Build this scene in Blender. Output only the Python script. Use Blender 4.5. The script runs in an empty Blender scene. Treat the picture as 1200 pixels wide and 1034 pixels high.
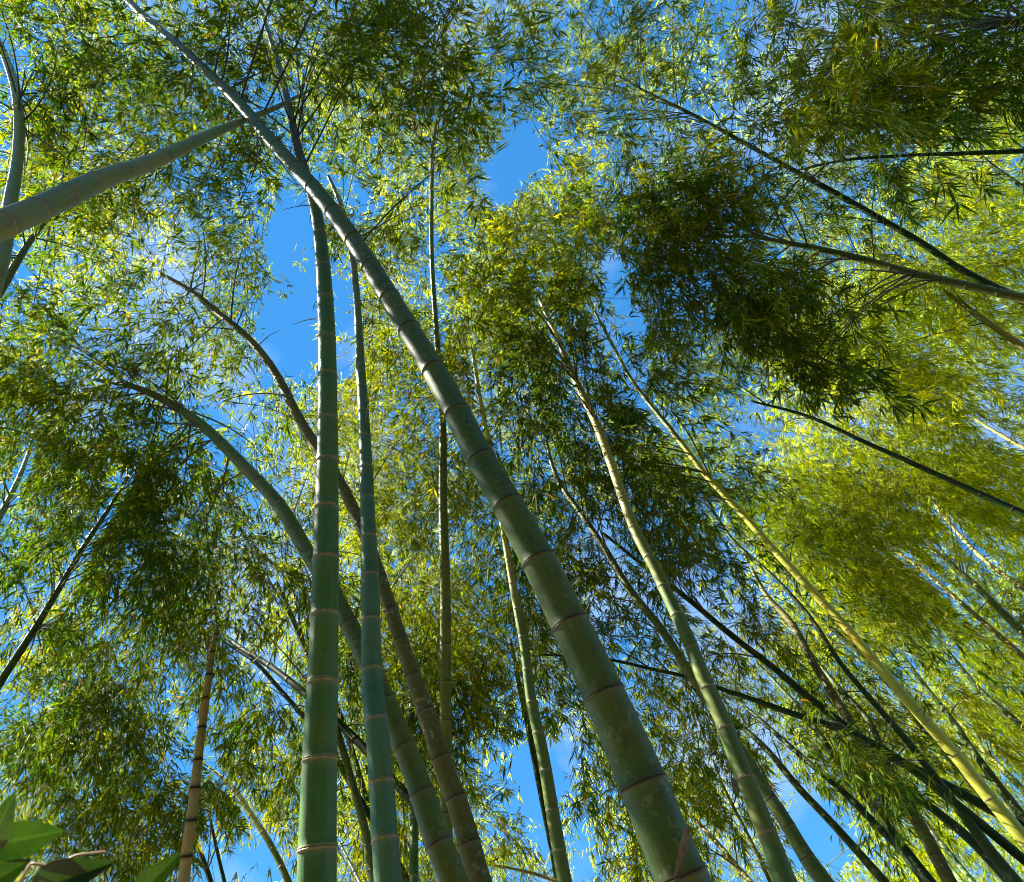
import bpy, math, random
import numpy as np
from mathutils import Vector

rng = np.random.default_rng(11)
random.seed(11)
SC = bpy.context.scene
COL = SC.collection

# ------------------------------------------------------------------ camera
W, H, FPX = 1200.0, 1034.0, 800.0
PITCH, ROLL = math.radians(52), math.radians(15.8)
CAM = np.array([0.0, 0.0, 1.6])
FW = np.array([0, math.cos(PITCH), math.sin(PITCH)])
R0 = np.array([1.0, 0, 0])
U0 = np.array([0, -math.sin(PITCH), math.cos(PITCH)])
RT = math.cos(ROLL) * R0 - math.sin(ROLL) * U0
UP = math.sin(ROLL) * R0 + math.cos(ROLL) * U0
cd = bpy.data.cameras.new('camera')
cam = bpy.data.objects.new('camera', cd)
COL.objects.link(cam)
from mathutils import Matrix
cam.matrix_world = Matrix(((RT[0], UP[0], -FW[0], CAM[0]), (RT[1], UP[1], -FW[1], CAM[1]),
                           (RT[2], UP[2], -FW[2], CAM[2]), (0, 0, 0, 1)))
cd.sensor_width = 36.0
cd.lens = 36.0 * FPX / W
cd.clip_start, cd.clip_end = 0.05, 2000
cd.dof.use_dof = True
cd.dof.focus_distance, cd.dof.aperture_fstop = 7.5, 5.0
SC.camera = cam

# ------------------------------------------------------------------ sky, sun, exposure
SUN_EL, SUN_AZ = math.radians(48), math.radians(272)      # azimuth clockwise from +Y: from the left
world = bpy.data.worlds.new('World')
SC.world = world
world.use_nodes = True
wn, wl = world.node_tree.nodes, world.node_tree.links
wn.clear()
sky = wn.new('ShaderNodeTexSky')
sky.sky_type = 'NISHITA'
sky.sun_disc = False
sky.sun_elevation, sky.sun_rotation = SUN_EL, SUN_AZ
sky.air_density, sky.dust_density, sky.ozone_density = 0.8, 0.0, 2.0
sky.altitude = 1500
hs = wn.new('ShaderNodeHueSaturation')
hs.inputs['Saturation'].default_value = 1.28
hs.inputs['Hue'].default_value = 0.485
bg = wn.new('ShaderNodeBackground')
bg.inputs['Strength'].default_value = 0.069
wo = wn.new('ShaderNodeOutputWorld')
wl.new(sky.outputs['Color'], hs.inputs['Color'])
tcw = wn.new('ShaderNodeTexCoord')                      # thin white veils of cloud high in the sky
nz = wn.new('ShaderNodeTexNoise')
nz.noise_dimensions = '4D'
nz.inputs['W'].default_value = 12.72
nz.inputs['Scale'].default_value, nz.inputs['Detail'].default_value, nz.inputs['Roughness'].default_value = 4.6, 4.0, 0.5
wl.new(tcw.outputs['Generated'], nz.inputs['Vector'])
mr = wn.new('ShaderNodeMapRange')
mr.inputs[1].default_value, mr.inputs[2].default_value, mr.inputs[4].default_value = 0.50, 0.78, 0.5
wl.new(nz.outputs['Fac'], mr.inputs[0])
cm = wn.new('ShaderNodeMix')
cm.data_type = 'RGBA'
cm.inputs[7].default_value = (2.6, 3.0, 3.4, 1)
wl.new(mr.outputs[0], cm.inputs[0])
ev = wn.new('ShaderNodeMix')                           # deep even blue of a dry clear day
ev.data_type = 'RGBA'
ev.inputs[0].default_value = 0.65
ev.inputs[7].default_value = (0.14, 0.73, 1.92, 1)
wl.new(hs.outputs['Color'], ev.inputs[6])
wl.new(ev.outputs[2], cm.inputs[6])
wl.new(cm.outputs[2], bg.inputs['Color'])
wl.new(bg.outputs['Background'], wo.inputs['Surface'])
sd = bpy.data.lights.new('sun', 'SUN')
sd.energy, sd.angle, sd.color = 5.0, math.radians(0.5), (1.0, 0.93, 0.80)
sun = bpy.data.objects.new('sun', sd)
COL.objects.link(sun)
SDIR = Vector((math.sin(SUN_AZ) * math.cos(SUN_EL), math.cos(SUN_AZ) * math.cos(SUN_EL), math.sin(SUN_EL)))
sun.rotation_euler = (-SDIR).to_track_quat('-Z', 'Y').to_euler()
sun.location = SDIR * 60
vs = SC.view_settings
vs.view_transform, vs.look, vs.exposure, vs.gamma = 'Standard', 'None', 2.7, 1.0
SC.cycles.filter_width = 1.0
SC.cycles.max_bounces = 8
SC.cycles.diffuse_bounces = 4
SC.cycles.transmission_bounces = 6

# ------------------------------------------------------------------ helpers
def at(px, py, d):
    """a point of the grove seen at a photo position, d metres deep"""
    px, py, d = np.asarray(px, float), np.asarray(py, float), np.asarray(d, float)
    x, y = (px - W / 2) / FPX, -(py - H / 2) / FPX
    return CAM + d[..., None] * (x[..., None] * RT + y[..., None] * UP + FW)

def proj(P):
    V = P - CAM
    z = np.maximum(V @ FW, 0.05)
    return np.stack([W / 2 + FPX * (V @ RT) / z, H / 2 - FPX * (V @ UP) / z], -1), z

def norm(v):
    return v / np.maximum(np.linalg.norm(v, axis=-1, keepdims=True), 1e-9)

def link_mesh(name, verts, faces_flat, face_sizes, mats, parent=None, mat_idx=None, smooth=True, attrs=()):
    me = bpy.data.meshes.new(name)
    nv, nf = len(verts), len(face_sizes)
    me.vertices.add(nv)
    me.vertices.foreach_set('co', np.ascontiguousarray(verts, dtype=np.float32).ravel())
    me.loops.add(len(faces_flat))
    me.loops.foreach_set('vertex_index', np.ascontiguousarray(faces_flat, dtype=np.int32))
    me.polygons.add(nf)
    st = np.concatenate([[0], np.cumsum(face_sizes)[:-1]]).astype(np.int32)
    me.polygons.foreach_set('loop_start', st)
    if mat_idx is not None:
        me.polygons.foreach_set('material_index', np.ascontiguousarray(mat_idx, dtype=np.int32))
    me.polygons.foreach_set('use_smooth', np.full(nf, smooth))
    for m in mats:
        me.materials.append(m)
    for an, typ, data in attrs:
        a = me.attributes.new(an, typ, 'POINT')
        key = {'FLOAT': 'value', 'FLOAT_VECTOR': 'vector', 'FLOAT_COLOR': 'color'}[typ]
        a.data.foreach_set(key, np.ascontiguousarray(data, dtype=np.float32).ravel())
    me.update(calc_edges=True)
    me.validate()
    o = bpy.data.objects.new(name, me)
    COL.objects.link(o)
    if parent is not None:
        o.parent = parent
        o.location = -parent.location
    return o

def thing(name, label, cat, loc, group=None):
    o = bpy.data.objects.new(name, None)
    COL.objects.link(o)
    o.location = loc
    o['label'], o['category'] = label, cat
    if group:
        o['group'] = group
    return o

# ------------------------------------------------------------------ materials
def nodes(name):
    m = bpy.data.materials.new(name)
    m.use_nodes = True
    n, l = m.node_tree.nodes, m.node_tree.links
    n.clear()
    out = n.new('ShaderNodeOutputMaterial')
    return m, n, l, out

def mixc(n, l, fac, a, b, mode='MIX'):
    x = n.new('ShaderNodeMix')
    x.data_type = 'RGBA'
    x.blend_type = mode
    for sock, v in ((x.inputs[0], fac), (x.inputs[6], a), (x.inputs[7], b)):
        if isinstance(v, (tuple, float, int)):
            sock.default_value = (*v, 1) if isinstance(v, tuple) else v
        else:
            l.new(v, sock)
    return x.outputs[2]

def ramp(n, l, src, lo, hi):
    r = n.new('ShaderNodeMapRange')
    r.inputs[1].default_value, r.inputs[2].default_value = lo, hi
    r.clamp = True
    l.new(src, r.inputs[0])
    return r.outputs[0]

def noise(n, l, vec, scale, detail=3.0, rough=0.55):
    t = n.new('ShaderNodeTexNoise')
    t.inputs['Scale'].default_value, t.inputs['Detail'].default_value, t.inputs['Roughness'].default_value = scale, detail, rough
    l.new(vec, t.inputs['Vector'])
    return t.outputs['Fac']

def culm_mat(name, c1, c2, ringc, bloomc=(0.20, 0.23, 0.14), lichen=0.0, stain=0.35, rough=0.36, bloom=0.3, top=None, rise=(0.45, 0.8), scar=1.0):
    rough = rough + 0.06
    m, n, l, out = nodes(name)
    b = n.new('ShaderNodeBsdfPrincipled')
    l.new(b.outputs[0], out.inputs[0])
    cy = n.new('ShaderNodeAttribute'); cy.attribute_name = 'cyl'
    mk = n.new('ShaderNodeAttribute'); mk.attribute_name = 'mask'
    sep = n.new('ShaderNodeSeparateColor'); l.new(mk.outputs['Color'], sep.inputs[0])
    geo = n.new('ShaderNodeTexCoord')
    streak = noise(n, l, cy.outputs['Vector'], 2.2, 5.0, 0.6)
    blot = noise(n, l, geo.outputs['Object'], 9.0, 4.0)
    fine = noise(n, l, cy.outputs['Vector'], 11.0, 4.0, 0.7)
    vm = n.new('ShaderNodeVectorMath'); vm.operation = 'MULTIPLY'; l.new(cy.outputs['Vector'], vm.inputs[0]); vm.inputs[1].default_value = (9.0, 9.0, 1.1)
    scratch = noise(n, l, vm.outputs[0], 2.0, 4.0, 0.65)
    wide = noise(n, l, geo.outputs['Object'], 2.3, 5.0, 0.6)
    c = mixc(n, l, ramp(n, l, streak, 0.32, 0.68), c1, c2)
    c = mixc(n, l, ramp(n, l, sep.outputs[2], 0.0, 1.6), c, c2)
    warm = (c2[0] * 1.35, c2[1] * 0.98, c2[2] * 0.75)
    c = mixc(n, l, ramp(n, l, wide, 0.44, 0.72), c, warm)
    sm = n.new('ShaderNodeMath'); sm.operation = 'MULTIPLY'; l.new(ramp(n, l, scratch, 0.55, 0.78), sm.inputs[0]); sm.inputs[1].default_value = 0.6
    c = mixc(n, l, sm.outputs[0], c, tuple(v * 0.5 for v in c1))
    sm2 = n.new('ShaderNodeMath'); sm2.operation = 'MULTIPLY'; l.new(ramp(n, l, scratch, 0.45, 0.25), sm2.inputs[0]); sm2.inputs[1].default_value = 0.35
    c = mixc(n, l, sm2.outputs[0], c, tuple(v * 1.5 + 0.01 for v in c2))
    if top:                                            # weathered upper internodes; on lime canes the sunlit yellow is painted in
        ag = n.new('ShaderNodeAttribute'); ag.attribute_name = 'culm_height'
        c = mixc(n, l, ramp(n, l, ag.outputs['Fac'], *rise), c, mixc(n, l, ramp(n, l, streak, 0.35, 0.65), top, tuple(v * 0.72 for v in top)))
    dk = tuple(v * 0.42 for v in c1)
    f = n.new('ShaderNodeMath'); f.operation = 'MULTIPLY'; l.new(ramp(n, l, blot, 0.52, 0.75), f.inputs[0]); f.inputs[1].default_value = stain
    c = mixc(n, l, f.outputs[0], c, dk)
    g = n.new('ShaderNodeMath'); g.operation = 'MULTIPLY'; l.new(sep.outputs[1], g.inputs[0]); g.inputs[1].default_value = bloom
    c = mixc(n, l, g.outputs[0], c, bloomc)
    spk = ramp(n, l, noise(n, l, geo.outputs['Object'], 130.0, 1.0), 0.70, 0.74)
    g1 = n.new('ShaderNodeMath'); g1.operation = 'MULTIPLY'; l.new(spk, g1.inputs[0]); g1.inputs[1].default_value = 0.55
    c = mixc(n, l, g1.outputs[0], c, (0.20, 0.22, 0.12))
    if lichen:
        v = noise(n, l, geo.outputs['Object'], 26.0, 3.0, 0.7)
        v2 = noise(n, l, geo.outputs['Object'], 4.5, 2.0)
        a = n.new('ShaderNodeMath'); a.operation = 'MULTIPLY'
        l.new(ramp(n, l, v, 0.56, 0.62), a.inputs[0]); l.new(ramp(n, l, v2, 0.40, 0.62), a.inputs[1])
        a2 = n.new('ShaderNodeMath'); a2.operation = 'MULTIPLY'; l.new(a.outputs[0], a2.inputs[0]); a2.inputs[1].default_value = lichen
        c = mixc(n, l, a2.outputs[0], c, (0.26, 0.28, 0.18))
    rn = mixc(n, l, ramp(n, l, fine, 0.38, 0.62), ringc, tuple(v * 0.40 for v in ringc))
    c = mixc(n, l, sep.outputs[0], c, rn)
    ms = n.new('ShaderNodeMath'); ms.operation = 'MULTIPLY'; l.new(mk.outputs['Alpha'], ms.inputs[0]); ms.inputs[1].default_value = scar
    c = mixc(n, l, ms.outputs[0], c, (0.020, 0.016, 0.008))
    l.new(c, b.inputs['Base Color'])
    rr = n.new('ShaderNodeMapRange'); l.new(streak, rr.inputs[0]); rr.inputs[3].default_value, rr.inputs[4].default_value = rough - 0.08, rough + 0.16
    l.new(rr.outputs[0], b.inputs['Roughness'])
    b.inputs['Specular IOR Level'].default_value = 0.2
    bp = n.new('ShaderNodeBump'); bp.inputs['Strength'].default_value = 0.25; bp.inputs['Distance'].default_value = 0.004
    l.new(noise(n, l, cy.outputs['Vector'], 14.0, 3.0), bp.inputs['Height'])
    l.new(bp.outputs[0], b.inputs['Normal'])
    return m

PALE_RING, BROWN_RING, DARK_RING = (0.44, 0.34, 0.17), (0.12, 0.09, 0.04), (0.03, 0.022, 0.012)
CM = {
    'green': culm_mat('culm_green', (0.030, 0.118, 0.036), (0.076, 0.160, 0.034), PALE_RING, bloom=0.55, top=(0.085, 0.100, 0.055), rise=(0.35, 0.6), scar=0.45),
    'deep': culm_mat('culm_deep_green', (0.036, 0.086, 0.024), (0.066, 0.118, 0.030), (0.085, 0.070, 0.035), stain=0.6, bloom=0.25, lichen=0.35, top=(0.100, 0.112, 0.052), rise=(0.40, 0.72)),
    'teal': culm_mat('culm_blue_green', (0.030, 0.115, 0.075), (0.075, 0.160, 0.075), (0.46, 0.32, 0.19), bloom=0.55, top=(0.19, 0.20, 0.13), rise=(0.5, 0.75), scar=0.35),
    'yellow': culm_mat('culm_yellow_green', (0.300, 0.370, 0.045), (0.470, 0.500, 0.070), (0.55, 0.42, 0.28), stain=0.25, bloom=0.2, top=(0.15, 0.20, 0.07), rise=(0.55, 0.68), scar=0.3),
    'lime': culm_mat('culm_green_sunlit_top', (0.055, 0.110, 0.028), (0.095, 0.150, 0.038), PALE_RING, top=(0.52, 0.50, 0.15), rise=(0.36, 0.56), scar=0.4),  # green cane; its yellow top is sunlight painted into the colour
    'olive': culm_mat('culm_olive', (0.053, 0.090, 0.014), (0.091, 0.130, 0.024), BROWN_RING, lichen=0.4),
    'grey': culm_mat('culm_grey_green', (0.115, 0.175, 0.080), (0.180, 0.230, 0.100), PALE_RING, stain=0.5, scar=0.9),
    'mottled': culm_mat('culm_mottled_brown', (0.066, 0.072, 0.015), (0.100, 0.106, 0.024), (0.09, 0.065, 0.035), lichen=0.9, stain=0.6, rough=0.55),
    'tan': culm_mat('culm_dead_tan', (0.189, 0.163, 0.077), (0.266, 0.244, 0.124), DARK_RING, stain=0.5, rough=0.6, bloom=0.0),
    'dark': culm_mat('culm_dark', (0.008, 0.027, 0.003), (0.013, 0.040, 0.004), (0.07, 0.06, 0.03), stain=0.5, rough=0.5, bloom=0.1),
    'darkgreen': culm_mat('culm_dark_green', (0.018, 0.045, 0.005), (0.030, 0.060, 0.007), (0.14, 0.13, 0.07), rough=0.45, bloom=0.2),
    'pale': culm_mat('culm_pale_straw', (0.140, 0.155, 0.040), (0.210, 0.205, 0.065), (0.24, 0.18, 0.09), rough=0.5, bloom=0.1),
}

def leaf_mat(name, dark, mid, light, trans=0.35):
    m, n, l, out = nodes(name)
    t = n.new('ShaderNodeAttribute'); t.attribute_name = 'tint'
    cr = n.new('ShaderNodeValToRGB')
    e = cr.color_ramp.elements
    e[0].position, e[0].color = 0.0, (*dark, 1)
    e[1].position, e[1].color = 0.45, (*mid, 1)
    for p, c in ((0.90, light), (0.965, (0.30, 0.22, 0.035)), (1.0, (0.30, 0.11, 0.03))):
        x = e.new(p); x.color = (*c, 1)
    l.new(t.outputs['Fac'], cr.inputs[0])
    p = n.new('ShaderNodeBsdfPrincipled')
    p.inputs['Roughness'].default_value = 0.55
    p.inputs['Specular IOR Level'].default_value = 0.08
    l.new(cr.outputs[0], p.inputs['Base Color'])
    tr = n.new('ShaderNodeBsdfTranslucent')
    l.new(mixc(n, l, 1.0, cr.outputs[0], (1.7, 1.55, 0.3), 'MULTIPLY'), tr.inputs[0])
    mx = n.new('ShaderNodeMixShader'); mx.inputs[0].default_value = trans
    l.new(p.outputs[0], mx.inputs[1]); l.new(tr.outputs[0], mx.inputs[2])
    l.new(mx.outputs[0], out.inputs[0])
    return m

LEAF = {  # tones carry canopy sun and shade as well as leaf colour
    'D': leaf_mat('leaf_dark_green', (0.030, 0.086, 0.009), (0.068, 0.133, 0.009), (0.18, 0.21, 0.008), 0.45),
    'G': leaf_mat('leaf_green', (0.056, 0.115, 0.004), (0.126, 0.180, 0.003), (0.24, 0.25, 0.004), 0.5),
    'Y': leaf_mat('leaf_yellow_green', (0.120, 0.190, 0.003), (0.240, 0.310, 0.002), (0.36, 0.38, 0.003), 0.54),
    'L': leaf_mat('leaf_lime_sunlit', (0.180, 0.270, 0.003), (0.340, 0.440, 0.002), (0.48, 0.50, 0.003), 0.54),  # brighter copy of Y: sunlight on the right crowns put into the colour
}
def simple_mat(name, c1, c2, scale=20.0, rough=0.7):
    m, n, l, out = nodes(name)
    b = n.new('ShaderNodeBsdfPrincipled'); l.new(b.outputs[0], out.inputs[0])
    tc = n.new('ShaderNodeTexCoord')
    l.new(mixc(n, l, ramp(n, l, noise(n, l, tc.outputs['Object'], scale, 5.0), 0.35, 0.65), c1, c2), b.inputs['Base Color'])
    b.inputs['Roughness'].default_value = rough
    return m
TWIG = simple_mat('twig_brown_green', (0.045, 0.050, 0.018), (0.090, 0.085, 0.030), 8.0)
BRANCH = simple_mat('branch_dark_olive', (0.030, 0.034, 0.014), (0.065, 0.062, 0.026), 8.0)
SOIL = simple_mat('leaf_litter_ground', (0.050, 0.036, 0.020), (0.130, 0.100, 0.055), 3.0, 0.95)

# ------------------------------------------------------------------ ground
N = 60
gx = np.sign(np.linspace(-1, 1, N)) * np.abs(np.linspace(-1, 1, N)) ** 2.4 * 600
GX, GY = np.meshgrid(gx, gx, indexing='ij')
GZ = 0.05 * np.sin(GX * 1.3) * np.cos(GY * 1.1) - 0.05
gv = np.stack([GX, GY, GZ], -1).reshape(-1, 3)
ii = np.arange(N * N).reshape(N, N)
gf = np.stack([ii[:-1, :-1], ii[1:, :-1], ii[1:, 1:], ii[:-1, 1:]], -1).reshape(-1)
gr = link_mesh('ground', gv, gf, np.full((N - 1) ** 2, 4), [SOIL])
gr['kind'] = 'structure'

# ------------------------------------------------------------------ tubes
def resample(pts, depth0, depth1, n=260):
    p = np.array(pts, float)
    s = np.concatenate([[0], np.cumsum(np.linalg.norm(np.diff(p[:, :2], axis=0), axis=1))])
    u = np.linspace(0, s[-1], n)
    m = np.gradient(p, s, axis=0)
    k = np.clip(np.searchsorted(s, u) - 1, 0, len(s) - 2)
    h = (s[k + 1] - s[k])[:, None]
    t = ((u - s[k]) / h[:, 0])[:, None]
    q = ((2 * t**3 - 3 * t**2 + 1) * p[k] + (t**3 - 2 * t**2 + t) * h * m[k]
         + (-2 * t**3 + 3 * t**2) * p[k + 1] + (t**3 - t**2) * h * m[k + 1])
    g = np.exp(-0.5 * (np.arange(-9, 10) / 4.0) ** 2); g /= g.sum()          # calm the traced jitter
    for c in range(3):
        e = np.concatenate([2 * q[0, c] - q[9:0:-1, c], q[:, c], 2 * q[-1, c] - q[-2:-11:-1, c]])
        q[:, c] = np.convolve(e, g, 'valid')
    inv = 1 / depth0 + (1 / depth1 - 1 / depth0) * (u / s[-1])
    d = 1 / inv
    P = at(q[:, 0], q[:, 1], d)
    r = np.maximum(q[:, 2], 1.5) * d / (2 * FPX)
    return P, r, u, q[:, 2]

def tube(P, r, sides):
    """rings of a swept tube, frames carried along"""
    T = norm(np.gradient(P, axis=0))
    n0 = np.cross(T[0], [0.3, 0.9, 0.2]); n0 /= np.linalg.norm(n0)
    Ns = [n0]
    for k in range(1, len(P)):
        v = Ns[-1] - T[k] * (Ns[-1] @ T[k])
        Ns.append(v / np.linalg.norm(v))
    Ns = np.array(Ns)
    B = np.cross(T, Ns)
    a = np.linspace(0, 2 * np.pi, sides, endpoint=False)
    V = P[:, None] + r[:, None, None] * (np.cos(a)[None, :, None] * Ns[:, None] + np.sin(a)[None, :, None] * B[:, None])
    nr = len(P)
    i = np.arange(nr * sides).reshape(nr, sides)
    j = np.roll(i, -1, axis=1)
    F = np.stack([i[:-1], j[:-1], j[1:], i[1:]], -1).reshape(-1, 4)
    return V.reshape(-1, 3), F, a

def make_culm(pts, d0, d1, style, kappa, parent_args, open_top=False):
    P, r, u, w = resample(pts, d0, d1)
    # root: carry the stem down to the soil
    down = P[0] - P[6]; down /= np.linalg.norm(down)
    Q, R = [], []
    p, rad = P[0].copy(), r[0]
    step = 0.12
    while p[2] > -0.12 and len(Q) < 250:
        f = 0.02
        down = norm(down * (1 - f) + np.array([0, 0, -1.0]) * f)
        p = p + down * step
        rad = min(rad * 1.004, r[0] * 1.25)
        Q.append(p.copy()); R.append(rad)
    Pf = np.concatenate([np.array(Q)[::-1].reshape(-1, 3), P]); rf = np.concatenate([np.array(R)[::-1], r])
    base = Pf[0]
    S = np.concatenate([[0], np.cumsum(np.linalg.norm(np.diff(Pf, axis=0), axis=1))])
    S0 = S[len(Q)]
    # nodes
    sp = np.interp
    S_vis = S[len(Q):]
    ns = []
    uu = random.uniform(0.2, 0.9) * kappa * w[0]
    while uu < u[-1]:
        ns.append(float(sp(uu, u, S_vis)))
        uu += max(kappa * sp(uu, u, w), 6.0) * random.uniform(0.88, 1.1)
    gap = (ns[1] - ns[0]) if len(ns) > 1 else 0.4
    x = ns[0] - gap if ns else S0
    while x > 0.1:
        ns.insert(0, x); x -= gap
    ns = np.array(ns)
    big = max(p_[2] for p_ in pts) > 14
    prof = [(-0.42, 1.0, 0, .25, 0), (-0.18, 1.005, 0, .8, .10), (-0.095, 1.03, .5, 1, .0), (-0.055, 1.08, 1, 0, 0), (-0.02, 1.055, .8, 0, .35), (0.005, 1.015, .3, 0, .75), (0.03, 1.015, .3, 0, .6), (0.06, 1.04, .85, 0, .0), (0.09, 1.035, .5, 0, 0), (0.15, 1.01, 0, 0, .22), (0.55, 1.0, 0, 0, 0)] if big else \
           [(-0.5, 1.0, 0, .5, 0), (-0.12, 1.02, .3, 1, 0), (0.0, 1.09, 1, 0, 0), (0.12, 1.02, .3, 0, .2), (0.5, 1.0, 0, 0, 0)]
    if style == 'tan':
        prof = [(-0.9, 1.0, 0, 0, 0), (-0.25, 1.03, .3, 0, .3), (-0.15, 1.12, .5, 0, .95), (0.15, 1.10, .5, 0, 1.0), (0.3, 1.0, 0, 0, .55), (1.0, 1.0, 0, 0, 0)]
    st = [(s, 1.0, 0.0, 0.0, 0.0) for s in np.arange(0, S[-1], 0.09)] + [(S[-1], 1.0, 0, 0, 0)]
    rn = np.interp(ns, S, rf)
    keep = []
    for s in st:
        if len(ns) == 0 or np.min(np.abs(ns - s[0]) - 0.5 * rn) > 0.015 or s[0] in (0.0, S[-1]):
            keep.append(s)
    for k, s in enumerate(ns):
        for o, q, a, b, sc_ in prof:
            if 0 < s + o * rn[k] < S[-1]:
                keep.append((s + o * rn[k], q, a, b, sc_))
    keep.sort()
    K = np.array(keep)
    C = np.stack([np.interp(K[:, 0], S, Pf[:, c]) for c in range(3)], -1)
    rr = np.interp(K[:, 0], S, rf) * K[:, 1]
    sides = 28 if pts[0][2] > 25 else 18 if big else 10
    V, F, ang = tube(C, rr, sides)
    nr = len(C)
    seg = np.searchsorted(ns, K[:, 0])
    tint = np.random.default_rng(int(pts[0][0] * 7) % 9973).random(len(ns) + 2)[seg]
    mask = np.stack([K[:, 2], K[:, 3], tint, K[:, 4]], -1).repeat(sides, 0)
    culm_height = np.clip((K[:, 0] - S0) / (S[-1] - S0), 0, 1).repeat(sides)
    cyl = np.stack([np.tile(np.cos(ang), nr) * 1.4 + pts[0][0], np.tile(np.sin(ang), nr) * 1.4, (K[:, 0] * 0.9).repeat(sides)], -1)
    flat, sizes = F.reshape(-1), np.full(len(F), 4)
    cap = np.arange((nr - 1) * sides, nr * sides)
    flat = np.concatenate([flat, cap]); sizes = np.append(sizes, sides)
    name, label, cat, grp = parent_args
    root = thing(name, label, cat, tuple(base), grp)
    link_mesh('culm', V, flat, sizes, [CM[style]], root, None, True, (('mask', 'FLOAT_COLOR', mask), ('cyl', 'FLOAT_VECTOR', cyl), ('culm_height', 'FLOAT', culm_height)))
    return root, P, r

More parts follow.
